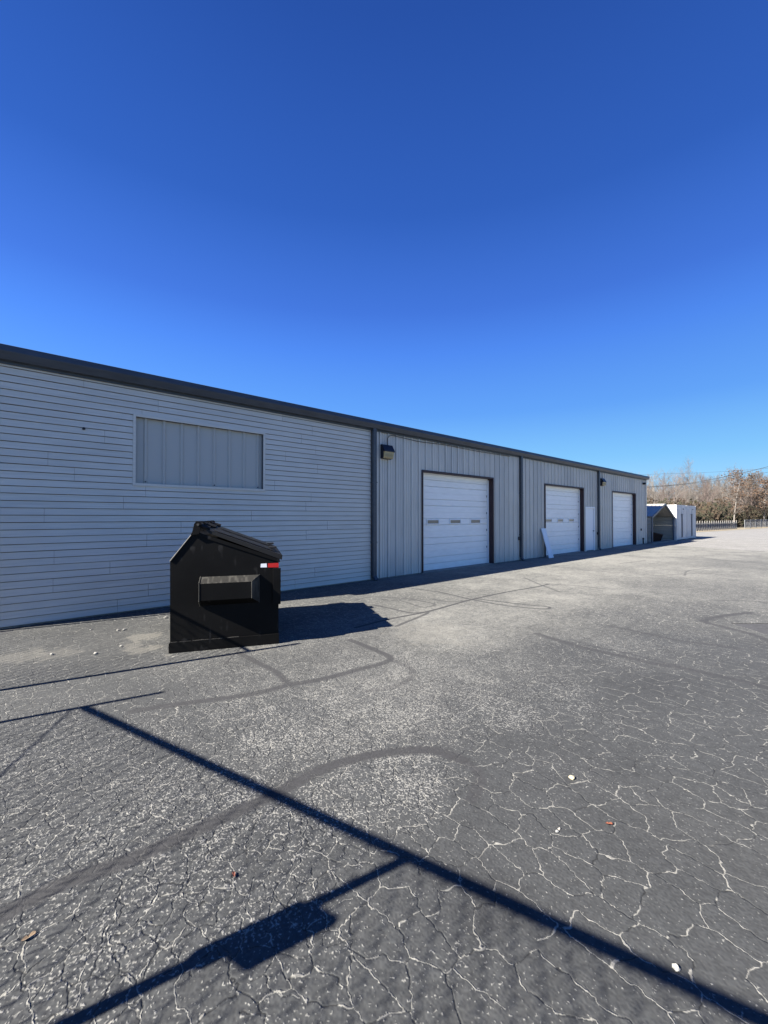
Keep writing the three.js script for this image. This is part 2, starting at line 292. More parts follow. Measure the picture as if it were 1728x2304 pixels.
struct('gravel_ground', sheet(rect(-300, 400, -450, 120), -.012, 0, 1, -1, 0), new THREE.MeshStandardMaterial({ map: gravelTex, bumpMap: gravelBump, bumpScale: .02, roughness: 1, side: THREE.DoubleSide })).userData.label = 'pale gravel ground beyond the asphalt';
struct('asphalt_margin', sheet([[-60, 40], [30, 40], [21.3, -12.9], [16.5, -25.8], [-60, -25.8]], -.006, 0, 1, -1, 0), new THREE.MeshStandardMaterial({ map: oldAsphaltTex, roughness: .95, side: THREE.DoubleSide })).userData.label = 'asphalt around the yard';

// ------------------------------------------------------------------ the metal building
const S0 = -.52, S1 = 29.3, BACK = -15.2, TOP = 4.1;
const grain = (base, amt, fx, fy, seed) => surface(512, 3, (x, y) => { const v = 1 + amt * (fbm(x * 1.1 + seed, y * 1.1) - .5) + amt * .8 * (noise(x * fx + seed, y * fy) - .5); return base.map(c => c * v); });
const M = {
  siding: new THREE.MeshStandardMaterial({ map: grain([.61, .58, .51], .14, 4, 60, 1), roughness: .62, side: THREE.DoubleSide }),
  sidingB: new THREE.MeshStandardMaterial({ map: grain([.59, .562, .495], .18, 3, 50, 31), roughness: .62, side: THREE.DoubleSide }),
  metal: new THREE.MeshStandardMaterial({ map: grain([.56, .54, .485], .18, 50, 2.5, 2), roughness: .5, side: THREE.DoubleSide }),
  metalB: new THREE.MeshStandardMaterial({ map: grain([.515, .5, .455], .22, 50, 2.5, 8), roughness: .5, side: THREE.DoubleSide }),
  slate: new THREE.MeshStandardMaterial({ map: grain([.052, .062, .075], .3, 6, 30, 3), roughness: .5, side: THREE.DoubleSide }),
  door: new THREE.MeshStandardMaterial({ map: grain([.88, .87, .83], .1, 5, 22, 4), roughness: .5, side: THREE.DoubleSide }),
  jamb: mat([.03, .012, .014], .6), dark: mat([.015, .015, .017], .7), groove: mat([.25, .26, .28], .7),
  white: mat([.78, .79, .79], .5), concrete: new THREE.MeshStandardMaterial({ map: grain([.22, .21, .19], .35, 40, 40, 5), roughness: .95, side: THREE.DoubleSide }),
  glass: new THREE.MeshPhysicalMaterial({ color: lin(.12, .13, .12), roughness: .12, metalness: 0, clearcoat: .6, side: THREE.DoubleSide }),
  steel: mat([.3, .3, .3], .4, { metalness: .7 }), galv: mat([.2, .205, .21], .55, { metalness: .3 }),
  board: mat([.3, .235, .16], .9), rubber: mat([.02, .02, .02], .8),
};
const building = wallThing('metal_building', 'long low grey metal building with lap siding and three white overhead doors', 'building', 0, 0);

// openings: overhead doors, walk door, boarded window
const doors = [[8.79, 12.41, 3.05, true], [16.26, 19.98, 3.05, true], [23.67, 27.27, 3.06, false]];
const WALK = [20.2, 21.3, 2.19], WIN = [1.35, 3.77, 2.28, 3.5];
const openTop = (s) => { for (const d of doors) if (s > d[0] && s < d[1]) return d[2] + .04; if (s > WALK[0] && s < WALK[1]) return WALK[2]; return .03; };

// lap siding, double courses: one mesh per panel
{
  const C = .1126, P = 2 * C, r = rng(21), y0 = .03, lip = .016;
  const course = (gb, s0, s1, ya, yb, base) => {           // clip [ya, yb] to the course that starts at base
    const tt = (y) => .006 + lip * (1 - (y - base) / C);
    gb.quad([s0, ya, tt(ya)], [s1, ya, tt(ya)], [s1, yb, tt(yb)], [s0, yb, tt(yb)]);
    gb.quad([s0, ya, .002], [s1, ya, .002], [s1, ya, tt(ya)], [s0, ya, tt(ya)]);
    gb.quad([s0, yb, tt(yb)], [s0, ya, tt(ya)], [s0, ya, .002], [s0, yb, .002]);
    gb.quad([s1, ya, tt(ya)], [s1, yb, tt(yb)], [s1, yb, .002], [s1, ya, .002]);
  };
  for (let row = 0; y0 + row * P < TOP; row++) {
    const a = y0 + row * P, b = Math.min(TOP, a + P), cuts = [S0];
    let s = S0 + .5 + r() * 2.6; while (s < 6.3) { cuts.push(s); s += 3.66 - r() * .5; } cuts.push(6.78);
    for (let i = 0; i < cuts.length - 1; i++) {
      const gap = .0016; let pieces = [[cuts[i] + gap, cuts[i + 1] - gap, a, b]];
      if (b > WIN[2] && a < WIN[3]) pieces = pieces.flatMap(([p, q, u, v]) => {      // cut round the window
        const out = [];
        if (p < WIN[0]) out.push([p, Math.min(q, WIN[0]), u, v]);
        if (q > WIN[1]) out.push([Math.max(p, WIN[1]), q, u, v]);
        const l = Math.max(p, WIN[0]), h = Math.min(q, WIN[1]);
        if (h > l) { if (u < WIN[2]) out.push([l, h, u, WIN[2]]); if (v > WIN[3]) out.push([l, h, WIN[3], v]); }
        return out;
      });
      for (const [p, q, u, v] of pieces) { const gb = new GB(); for (let k = 0; k < 2; k++) { const lo = Math.max(u, a + k * C), hi = Math.min(v, a + (k + 1) * C - .0105); if (hi - lo > .004) course(gb, p, q, lo, hi, a + k * C); }
      if (gb.p.length) { const m = part('siding_panel', gb.geo(), r() < .3 ? M.sidingB : M.siding, building); m.position.z = r() * .003; m.position.y = (r() - .5) * .002; } }
    }
  }
}
// ribbed metal panels: one mesh per sheet of three ribs
function ribbed(gb, s0, s1, yLow, yHigh, t0, ribH = .038) {
  const PITCH_R = .3048, pts = [], cuts = [];
  for (let k = 0; s0 + k * PITCH_R < s1 + .01; k++) {
    const b = s0 + k * PITCH_R;
    for (const [o, h] of [[0, 0], [.012, 0], [.022, 1], [.058, 1], [.068, 0], [.15, 0], [.154, .24], [.174, .24], [.178, 0], [.226, 0], [.23, .24], [.25, .24], [.254, 0]]) cuts.push([b + o, t0 + h * ribH]);
  }
  cuts.push([s1, t0]);
  for (const c of cuts) if (c[0] <= s1 + 1e-6) pts.push(c);
  for (let i = 0; i < pts.length - 1; i++) {
    const [a, ta] = pts[i], [b, tb] = pts[i + 1]; if (b - a < 1e-4) continue;
    const split = [a, b]; for (const d of [...doors.flatMap(d => d.slice(0, 2)), WALK[0], WALK[1]]) if (d > a && d < b) split.push(d); split.sort((p, q) => p - q);
    for (let j = 0; j < split.length - 1; j++) {
      const p = split[j], q = split[j + 1], tp = ta + (tb - ta) * (p - a) / (b - a), tq = ta + (tb - ta) * (q - a) / (b - a), y = yLow((p + q) / 2);
      gb.quad([p, y, tp], [q, y, tq], [q, yHigh, tq], [p, yHigh, tp]);
    }
  }
}
for (let k = 0, s = 7.06; s < S1 - .1; k++, s += .9144) {
  const gb = new GB(); ribbed(gb, s, Math.min(s + .9144, S1 - .02), openTop, TOP, .004 + (k % 2) * .0015);
  part('wall_panel', gb.geo(), k % 3 ? M.metal : M.metalB, building);
}
// backing walls, end walls, roof, foundation
{
  const gb = new GB(), q = (a, b, y0, y1) => gb.box(a, b, y0, y1, -.13, -.06);
  q(S0, WIN[0] - .01, .02, TOP); q(WIN[0] - .01, WIN[1] + .01, .02, WIN[2] - .01); q(WIN[0] - .01, WIN[1] + .01, WIN[3] + .01, TOP); q(WIN[1] + .01, doors[0][0] - .03, .02, TOP);
  const ends = [doors[0], doors[1], doors[2]];
  for (const d of ends) q(d[0] - .03, d[1] + .03, d[2] + .03, TOP);
  q(doors[0][1] + .03, doors[1][0] - .03, .02, TOP); q(doors[1][1] + .03, WALK[0], .02, TOP); q(WALK[0], WALK[1], WALK[2], TOP); q(WALK[1], doors[2][0] - .03, .02, TOP); q(doors[2][1] + .03, S1 - .03, .02, TOP);
  part('inner_wall', gb.geo(), M.board, building);
  const e = new GB(); e.box(S1 - .02, S1 - .004, .03, TOP + .05, BACK, -.01); part('end_wall', e.geo(), M.metal, building);
  const e2 = new GB(); e2.box(S0 + .004, S0 + .02, .03, TOP + .05, BACK, -.01); part('end_wall', e2.geo(), M.siding, building);
  const bk = new GB(); bk.box(S0 + .02, S1 - .02, .03, TOP, BACK, BACK + .02); part('back_wall', bk.geo(), M.metal, building);
  const rf = new GB(), ridge = BACK / 2, rise = .55;
  rf.prism([[.14, TOP + .13], [ridge, TOP + .13 + rise], [BACK - .15, TOP + .13], [BACK - .15, TOP + .10], [ridge, TOP + .1 + rise], [.14, TOP + .10]], 'x', S0 - .08, S1 + .1);
  part('roof', rf.geo(), M.metal, building);
  for (const s of [S0 + .004, S1 - .02]) { const gable = new GB(); gable.prism([[-.01, TOP + .05], [ridge, TOP + .05 + rise], [BACK, TOP + .05]], 'x', s, s + .016); part('gable', gable.geo(), M.metal, building); }
  const slab = new GB(); slab.box(S0 - .02, S1 + .01, -.1, .028, BACK, -.006); part('foundation', slab.geo(), M.concrete, building);
  // eave gutter: sloped lower face, upright upper face
  const gt = new GB(); gt.prism([[.012, 4.045], [.115, 4.045], [.135, 4.05], [.185, 4.145], [.19, 4.16], [.165, 4.255], [.15, 4.262], [.012, 4.262]], 'x', S0 - .1, S1 + .12);
  part('eave_gutter', gt.geo(), M.slate, building);
  for (let s = S0 + 3; s < S1; s += 3.05) { const lipG = new GB(); lipG.prism([[.012, 4.043], [.115, 4.043], [.137, 4.048], [.187, 4.144], [.1925, 4.16], [.1675, 4.256], [.15, 4.2645], [.012, 4.2645]], 'x', s, s + .012); part('gutter_seam', lipG.geo(), M.slate, building); }
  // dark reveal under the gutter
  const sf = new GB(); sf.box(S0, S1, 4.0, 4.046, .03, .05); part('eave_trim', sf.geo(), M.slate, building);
  // corner trims
  const ct = new GB(); ct.box(S1 - .1, S1 + .03, .03, 4.0, -.1, .04); part('corner_trim', ct.geo(), M.metalB, building);
  const ct2 = new GB(); ct2.box(S0 - .03, S0 + .05, .03, 4.0, -.1, .034); part('corner_trim', ct2.geo(), M.siding, building);
}
// boarded window with ribbed sheet
{
  const f = new GB(), w = .035; const [a, b, lo, hi] = WIN;
  f.box(a - w, a + .01, lo - w, hi + w, .002, .03); f.box(b - .01, b + w, lo - w, hi + w, .002, .03); f.box(a + .01, b - .01, hi - .01, hi + w, .002, .03); f.box(a + .01, b - .01, lo - w, lo + .012, .002, .034);
  const frame = part('window_infill', f.geo(), M.siding, building);
  const gb = new GB(), ends = [[a + .01, -.06]];
  for (let k = 0; k < 8; k++) { const x = a + .14 + k * .3048; ends.push([x, -.06], [x + .02, -.032], [x + .05, -.032], [x + .07, -.06]); } ends.push([b - .01, -.06]);
  for (let i = 0; i < ends.length - 1; i++) gb.quad([ends[i][0], lo, ends[i][1]], [ends[i + 1][0], lo, ends[i + 1][1]], [ends[i + 1][0], hi, ends[i + 1][1]], [ends[i][0], hi, ends[i][1]]);
  part('ribbed_sheet', gb.geo(), mat([.44, .43, .39], .5), frame);
  const rv = new GB(); rv.box(a + .0, a + .012, lo, hi, -.062, .004); rv.box(b - .012, b, lo, hi, -.062, .004); rv.box(a + .012, b - .012, hi - .012, hi, -.062, .004); part('reveal', rv.geo(), M.slate, frame);
  for (const k of [0, 4, 7]) { const g = new THREE.CylinderGeometry(.012, .012, .012, 8); g.rotateX(Math.PI / 2); g.translate(a + .175 + k * .3048, lo + .05, -.028); part('screw_head', g, M.dark, frame); }
}
// overhead doors
for (const [a, b, h, lights] of doors) {
  const R = -.2, dr = new THREE.Group(); dr.name = 'overhead_door'; building.add(dr);
  const j = new GB(); j.box(a - .05, a, .02, h + .05, R - .05, .048); j.box(b, b + .05, .02, h + .05, R - .05, .048); j.box(a - .05, b + .05, h + .0505, h + .052, .0, .05); j.box(a, b, h, h + .05, R - .05, .05); part('jamb', j.geo(), M.jamb, dr);
  const tr = new GB(); tr.box(a + .0, a + .03, .02, h - .04, R + .03, R + .06); tr.box(b - .06, b - .0, .02, h - .04, R + .03, R + .07); tr.box(a + .03, b - .06, h - .05, h - .001, R + .02, R + .06); part('weather_strip', tr.geo(), M.white, dr);
  const n = 5, sh = (h - .03) / n, bottom = .03;
  for (let k = 0; k < n; k++) {
    const y = bottom + k * sh, gb = new GB(), T = R + .02, g = .013, d = .034;
    const ys = [y + .003, y + sh / 3 - g, y + sh / 3 + g, y + 2 * sh / 3 - g, y + 2 * sh / 3 + g, y + sh - .003];
    for (let i = 0; i < 6; i += 2) {
      gb.quad([a, ys[i], T], [b, ys[i], T], [b, ys[i + 1], T], [a, ys[i + 1], T]);
      if (i < 4) { const m = (ys[i + 1] + ys[i + 2]) / 2; gb.quad([a, ys[i + 1], T], [b, ys[i + 1], T], [b, m, T - d], [a, m, T - d]); gb.quad([a, m, T - d], [b, m, T - d], [b, ys[i + 2], T], [a, ys[i + 2], T]); }
    }
    gb.quad([a, ys[5], T], [b, ys[5], T], [b, ys[5] + .006, T - .02], [a, ys[5] + .006, T - .02]); gb.quad([a, y - .003, T - .02], [b, y - .003, T - .02], [b, ys[0], T], [a, ys[0], T]);
    gb.quad([b, ys[0], T - .05], [b, ys[5], T - .05], [a, ys[5], T - .05], [a, ys[0], T - .05]);
    part('door_section', gb.geo(), M.door, dr);
    for (const s of [a + .02, b - .1]) { const hg = new GB(); hg.box(s, s + .06, y + sh - .05, y + sh + .02, T + .001, T + .012); if (s > a + 1 && k < n - 1) part('hinge', hg.geo(), M.steel, dr); }
  }
  if (lights) for (let k = 0; k < 3; k++) {
    const x = a + .4 + k * 1.1, y = bottom + 2 * sh + sh / 2 - .005, gb = new GB(), T = R + .02, W = .52, H = .105;
    const fr = new GB(); fr.box(x - .035, x, y - H / 2 - .03, y + H / 2 + .03, T + .001, T + .024); fr.box(x + W, x + W + .035, y - H / 2 - .03, y + H / 2 + .03, T + .001, T + .024); fr.box(x, x + W, y + H / 2, y + H / 2 + .03, T + .001, T + .024); fr.box(x, x + W, y - H / 2 - .03, y - H / 2, T + .001, T + .024);
    part('window_frame', fr.geo(), M.white, dr); gb.box(x, x + W, y - H / 2, y + H / 2, T + .002, T + .01); part('window_pane', gb.geo(), M.glass, dr);
  }
  const sill = new GB(); sill.box(a - .05, b + .05, -.05, .026, R - .1, .05); part('sill', sill.geo(), M.concrete, dr);
  const back = new GB(); back.box(a - .05, b + .05, .02, h + .05, R - .1, R - .055); part('door_backing', back.geo(), M.board, dr);
}
// walk door
{
  const d = new THREE.Group(); d.name = 'walk_door'; building.add(d); const [a, b, h] = WALK, f = new GB();
  f.box(a, a + .07, .02, h, -.1, .045); f.box(b - .07, b, .02, h, -.1, .045); f.box(a + .07, b - .07, h - .07, h, -.1, .045); part('door_frame', f.geo(), M.white, d);
  const g = new RoundedBoxGeometry(b - a - .15, h - .12, .045, 2, .004); g.translate((a + b) / 2, (h - .12) / 2 + .045, -.03); part('door_leaf', g, mat([.72, .74, .76], .45), d);
  const k = new THREE.SphereGeometry(.033, 12, 8); k.translate(b - .14, 1.0, .035); part('door_knob', k, M.steel, d);
  const r = new THREE.CylinderGeometry(.014, .014, .05, 8); r.rotateX(Math.PI / 2); r.translate(b - .14, 1.0, .005); part('knob_stem', r, M.steel, d);
}
// downspouts, outlet boxes, small fittings
for (const s of [6.79, 14.2, 21.66]) {
  const d = new THREE.Group(); d.name = 'downspout'; building.add(d); const gb = new GB(); gb.box(s, s + .115, .12, 4.046, .036, .126);
  part('pipe', gb.geo(), M.slate, d);
  const el = new GB(); el.prism([[.036, .1], [.126, .12], [.126, .12], [.2, .03], [.14, .0]], 'x', s + .003, s + .112); part('elbow', el.geo(), M.slate, d);
  const tr = new GB(); tr.box(s + .14, s + .26, .03, 4.0, .004, .03); part('trim', tr.geo(), M.metalB, d);
  for (const y of [1.0, 2.6]) { const st = new GB(); st.box(s - .02, s + .135, y, y + .025, .03, .129); part('strap', st.geo(), M.slate, d); }
}
for (const [s, y] of [[14.13, .86], [21.6, .86], [28.16, .92]]) { const g = new RoundedBoxGeometry(.09, .13, .06, 2, .01); g.translate(s, y, .065); part('outlet_box', g, M.dark, building); }
{ const g = new THREE.CylinderGeometry(.022, .022, .03, 12); g.rotateX(Math.PI / 2); g.translate(.61, 3.16, .03); part('pipe_stub', g, M.dark, building);
  const p = new GB(); p.box(28.5, 28.56, .03, .36, .035, .09); p.box(28.47, 28.6, .3, .4, .035, .1); part('floor_pipe', p.geo(), M.dark, building);
  const r = new RoundedBoxGeometry(.16, .12, .16, 2, .02); r.translate(28.62, 3.77, .12); part('sensor_box', r, M.dark, building); }

// wall lights with conduit
function wallLight(s, y, label, run) {
  const g = wallThing('wall_light', label, 'wall light', s, 0, 'wall lights on the metal front'); const W = .38;
  const hs = new GB(); hs.prism([[.036, y], [.036, y + .38], [.11, y + .385], [.215, y + .21], [.215, y + .185], [.07, y + .185], [.07, y]], 'x', 0, W);
  hs.box(0, .02, y, y + .19, .07, .15); part('housing', hs.geo(), mat([.012, .013, .02], .45), g);
  const ln = new GB(); ln.prism([[.072, y + .012], [.072, y + .183], [.2, y + .183], [.16, y + .03], [.13, y + .012]], 'x', .022, W - .012);
  part('lens', ln.geo(), new THREE.MeshPhysicalMaterial({ color: lin(.5, .41, .22), roughness: .35, transmission: .1, thickness: 0, clearcoat: .5, side: THREE.DoubleSide }), g);
  const rb = new GB(); for (let k = 1; k < 8; k++) rb.box(.022 + k * .043, .03 + k * .043, y + .03, y + .18, .185, .2); part('lens_rib', rb.geo(), mat([.5, .44, .27], .4), g);
  part('conduit', tube(run, .009, 60), M.dark, g);
}
wallLight(7.1, 3.28, 'black wall light with amber lens next to the lap siding, conduit curving to the eave', [[.22, 3.65, .09], [.225, 3.78, .07], [.27, 3.9, .06], [.38, 3.96, .055], [.7, 3.955, .055], [1.5, 3.93, .05], [2.6, 3.965, .05], [4.2, 3.95, .05], [6.4, 3.975, .05]]);
wallLight(21.98, 3.3, 'black wall light with amber lens beside the downspout by the walk door', [[.2, 3.66, .09], [.2, 3.78, .07], [.2, 3.99, .06]]);

// ------------------------------------------------------------------ dumpster
{
  const P = ground(380, 1470), e = [.9522, -.3055], turn = Math.atan2(-e[1], e[0]);
  const g = thing('dumpster', 'black steel dumpster with slanted lid and fork pockets beside the siding', 'dumpster', new THREE.Vector3(P[0], 0, P[1]), turn);
  const paintTex = surface(512, 2, (x, y) => { const n = fbm(x * 3, y * 3), s = smooth(.74, .84, noise(x * 30 + 4, y * 7)) * smooth(.5, .7, n), d = smooth(.6, .9, noise(x * 90, y * 90)) * .4 * n, v = .0036 + .0035 * (n - .4) + .014 * s + .004 * d; return [v * 1.03, v, v * .98]; });
  const paint = new THREE.MeshPhysicalMaterial({ map: paintTex, roughness: .55, specularIntensity: .22, side: THREE.DoubleSide });
  const worn = new THREE.MeshStandardMaterial({ map: surface(256, 1, (x, y) => { const n = noise(x * 40, y * 12), m = noise(x * 120, y * 120), v = .011 + .024 * smooth(.45, .8, n) + .012 * m; return [v * 1.05, v, v * .85]; }), roughness: .6, side: THREE.DoubleSide });
  const plastic = new THREE.MeshPhysicalMaterial({ specularIntensity: .5, map: surface(256, 1, (x, y) => { const v = .006 + .006 * fbm(x * 5, y * 5) + .003 * noise(x * 80, y * 80); return [v, v, v * 1.02]; }), roughness: .55, side: THREE.DoubleSide });
  const WD = 1.76;
  const body = new GB(); body.prism([[.012, .13], [1.312, .13], [1.312, 1.115], [.30, 1.482], [.25, 1.467], [.006, 1.136]], 'z', -WD, 0); part('body', body.geo(), paint, g);
  // rims along the sloping edges
  const rim = new GB(); rim.bar([.006, 1.136, .006], [.25, 1.467, .006], .008); rim.bar([.25, 1.467, .006], [.3, 1.485, .006], .008); part('edge_bead', rim.geo(), worn, g);
  const cap = new GB(); cap.prism([[.24, 1.46], [.30, 1.455], [1.325, 1.08], [1.325, 1.125], [.3, 1.5], [.24, 1.475]], 'z', -WD - .012, .014); part('top_rim', cap.geo(), paint, g);
  const base = new GB(); base.prism([[0, .006], [1.318, .006], [1.318, .12], [1.312, .132], [.012, .132], [0, .118]], 'z', -WD - .02, .022); part('base_skirt', base.geo(), paint, g);
  const weld = new GB(); { let x = .02, i = 0; while (x < 1.25) { const l = .02 + .13 * h2(i, 4), k = h2(i, 9); if (k > .25 + .4 * x) weld.bar([x, .133, .012], [x + l, .133 + .004 * k, .014], .002 + .004 * k, .002 + .003 * h2(i, 17), 5); x += l + .02 * h2(i, 31); i++; } } part('weld_seam', weld.geo(), worn, g);
  // fork pocket with flared end plate, on both sides
  for (const [z, s] of [[0, 1], [-WD, -1]]) {
    const o = .15 * s, pk = new GB();
    pk.quad([.355, .925, z], [1.07, .925, z], [.972, .862, z + o], [.355, .862, z + o]); part('fork_pocket_top', pk.geo(), worn, g);
    const fr = new GB(); fr.quad([.355, .652, z + o], [.972, .652, z + o], [.972, .862, z + o], [.355, .862, z + o]); fr.quad([.355, .56, z], [1.07, .56, z], [.972, .652, z + o], [.355, .652, z + o]);
    fr.quad([.362, .66, z + o * .94], [.972, .66, z + o * .94], [.972, .85, z + o * .94], [.362, .85, z + o * .94]); part('fork_pocket', fr.geo(), paint, g);
    const fl = new GB(); fl.quad([.972, .652, z + o], [1.07, .56, z], [1.07, .925, z], [.972, .862, z + o]); part('flared_plate', fl.geo(), worn, g);
    const bd = new GB(); bd.bar([.972, .652, z + o], [.972, .862, z + o], .006).bar([.972, .862, z + o], [1.07, .925, z], .007).bar([.355, .862, z + o], [.355, .925, z], .009).bar([.355, .862, z + o], [.355, .652, z + o], .005).bar([.355, .652, z + o], [.355, .56, z + .01], .009); part('edge_bead', bd.geo(), worn, g);
    const br = new GB(); br.box(1.238, 1.336, .53, 1.003, Math.min(z, z + .05 * s), Math.max(z, z + .05 * s)); part('corner_bracket', br.geo(), paint, g);
    const tp = new GB(), y0 = z + .0035 * s; tp.quad([1.079, 1.02, y0], [1.16, 1.018, y0], [1.157, 1.07, y0], [1.083, 1.068, y0]); part('white_reflector', tp.geo(), mat([.75, .77, .8], .3), g);
    const tp2 = new GB(); tp2.quad([1.172, 1.016, y0], [1.311, 1.011, y0], [1.311, 1.072, y0], [1.172, 1.07, y0]); part('red_reflector', tp2.geo(), mat([.42, .012, .01], .35), g);
  }
  // two plastic lids on a hinge rod
  for (const [z0, z1] of [[-.86, .02], [-WD - .02, -.90]]) {
    const lid = new GB(), A = [.42, 1.532], B = [1.352, 1.182], th = .04;
    lid.prism([[A[0], A[1] - th], [B[0], B[1] - .068], [B[0] + .008, B[1] - .01], [B[0] - .01, B[1]], [A[0], A[1]]], 'z', z0, z1);
    const lm = part('lid', lid.geo(), plastic, g);
    const pan = new GB(); pan.prism([[.5, 1.515], [1.27, 1.22], [1.25, 1.229], [1.2, 1.247], [.62, 1.466], [.55, 1.488]], 'z', z0 + .1, z1 - .1); part('raised_panel', pan.geo(), plastic, lm);
    for (const zz of [z0 + .04, z1 - .04]) { const lg = new GB(); lg.bar([.3, 1.585, zz], [.46, 1.54, zz], .03, .025, 8); part('hinge_lug', lg.geo(), plastic, lm); }
    const hd = new GB(); hd.box(1.2, 1.3, 1.24, 1.262, (z0 + z1) / 2 - .09, (z0 + z1) / 2 + .09); part('handle', hd.geo(), plastic, lm);
  }
  const rod = new GB(); rod.bar([.325, 1.59, -WD - .05], [.325, 1.59, .05], .016, .016, 8); part('hinge_rod', rod.geo(), worn, g);
  for (const z of [.012, -.44, -.88, -1.3, -WD - .01]) { const bk = new GB(); bk.prism([[.25, 1.46], [.335, 1.47], [.365, 1.6], [.35, 1.628], [.3, 1.628], [.28, 1.6]], 'z', z - .022, z + .022); part('hinge_bracket', bk.geo(), paint, g); }
  for (const x of [.12, 1.2]) for (const z of [-.2, -1.55]) { const b = new GB(); b.box(x - .05, x + .05, .001, .012, z - .05, z + .05); part('foot', b.geo(), M.rubber, g); }
}

// ------------------------------------------------------------------ leaning board, stones, leaves
{
  const g = wallThing('leaning_board', 'pale narrow board leaning on the wall left of the middle overhead door', 'board', 15.83, .0);
  const b = new GB(), L = Math.hypot(1.2, .3), u = [1.2 / L, -.3 / L];   // up the lean: y, t
  b.prism([[.385, .004], [.41, .012], [.072, 1.215], [.046, 1.208]], 'x', 0, .37); part('panel', b.geo(), mat([.66, .72, .78], .5), g);
  const e = new GB(); e.prism([[.411, .02], [.418, .022], [.081, 1.21], [.074, 1.208]], 'x', .3, .36); part('edge_strip', e.geo(), M.white, g);
}
const stoneGeo = (seed, r) => { const g = new THREE.IcosahedronGeometry(r, 1), p = g.attributes.position, q = rng(seed), m = new Map(); for (let i = 0; i < p.count; i++) { const k = [p.getX(i), p.getY(i), p.getZ(i)].map(v => v.toFixed(4)).join(); if (!m.has(k)) m.set(k, .7 + .5 * q()); const s = m.get(k); p.setXYZ(i, p.getX(i) * s * 1.15, p.getY(i) * s * .75, p.getZ(i) * s); } g.computeVertexNormals(); return g; };
[[1287, 1752, .017, [.36, .32, .22], 'tan pebble on the smooth dark asphalt'], [1521, 2180, .0115, [.4, .39, .34], 'whitish pebble beside the long rail shadow'], [1253, 1872, .008, [.25, .25, .24], 'small grey pebble on smooth asphalt'], [1258, 1866, .007, [.3, .28, .24], 'small pebble on smooth asphalt, paler than its neighbour'],
  [215, 1472, .022, [.28, .27, .24], null], [265, 1419, .02, [.28, .27, .24], null], [280, 1418, .022, [.28, .27, .24], null], [372, 1391, .025, [.28, .27, .24], null], [205, 1418, .016, [.28, .27, .24], null], [116, 1474, .02, [.28, .27, .24], null], [272, 1455, .016, [.28, .27, .24], null]].forEach(([x, y, r, c, label], i) => {
  const [gx, gz] = ground(x, y), m = part(numbered('pebble'), stoneGeo(i + 3, r), mat(c, .95), scene); m.position.set(gx, r * .5, gz);
  tag(m, label ?? 'pale crumb of stone on the dusty asphalt between dumpster and fence shadow', 'pebble', label ? 'loose pebbles on the asphalt' : 'stone crumbs beside the dumpster');
});
[[1370, 1856, [.16, .05, .025], 'small reddish fallen leaf on the smooth asphalt', .013], [64, 2112, [.2, .14, .085], 'tan fallen leaf among the cracks', .016], [526, 1971, [.16, .055, .035], 'tiny rusty leaf on the worn asphalt', .012]].forEach(([x, y, c, label, r], i) => {
  const [gx, gz] = ground(x, y), pts = []; for (let k = 0; k < 14; k++) { const a = k / 14 * 2 * Math.PI, q = r * (.75 + .3 * Math.cos(a * 2) + .15 * h2(k, i)); pts.push([Math.cos(a) * q * 1.3, Math.sin(a) * q]); }
  const gb = new GB(); for (let k = 0; k < 14; k++) { const a = pts[k], b = pts[(k + 1) % 14]; gb.tri([0, .002, 0], [b[0], .004 + .006 * h2(k + 1, 3), b[1]], [a[0], .004 + .006 * h2(k, 3), a[1]]); }
  const m = part(numbered('fallen_leaf'), gb.geo(), mat(c, .9), scene); m.position.set(gx, .003, gz); m.rotation.y = i; tag(m, label, 'leaf');
});

// ------------------------------------------------------------------ chain link fence and open gate beside the camera (their shadows fall across the yard)
function chainLink(gb, len, y0, y1, r, pitch, knots) {     // in the x,y plane
  for (const d of [1, -1]) for (let x = -(y1 - y0); x < len + (y1 - y0); x += pitch) {
    let a = x, b = x + d * (y1 - y0), ya = y0, yb = y1;
    const cut = (X, Y, X2, Y2) => { if (X < 0) { Y += (Y2 - Y) * (0 - X) / (X2 - X); X = 0; } if (X > len) { Y += (Y2 - Y) * (len - X) / (X2 - X); X = len; } return [X, Y]; };
    if ((a <= 0 && b <= 0) || (a >= len && b >= len)) continue;
    const p = cut(a, ya, b, yb), q = cut(b, yb, a, ya); if (Math.abs(p[0] - q[0]) > .01) gb.bar([p[0], p[1], d * r], [q[0], q[1], d * r], r, r, 4);
  }
  if (knots) for (let i = 0; i * pitch / 2 < len; i++) for (let j = i & 1; y0 + j * pitch / 2 < y1; j += 2) { const x = i * pitch / 2, y = y0 + j * pitch / 2; gb.bar([x, y, 0], [x, Math.min(y1, y + .046), 0], r * 1.9, r * 1.9, 4); }
  return gb;
}
const HT = 1.83, LX = .874, LZ = -.486, KS = 1 / Math.tan(34.2 * Math.PI / 180);
const castFrom = ([x, z], h) => [x - LX * h * KS, z - LZ * h * KS];
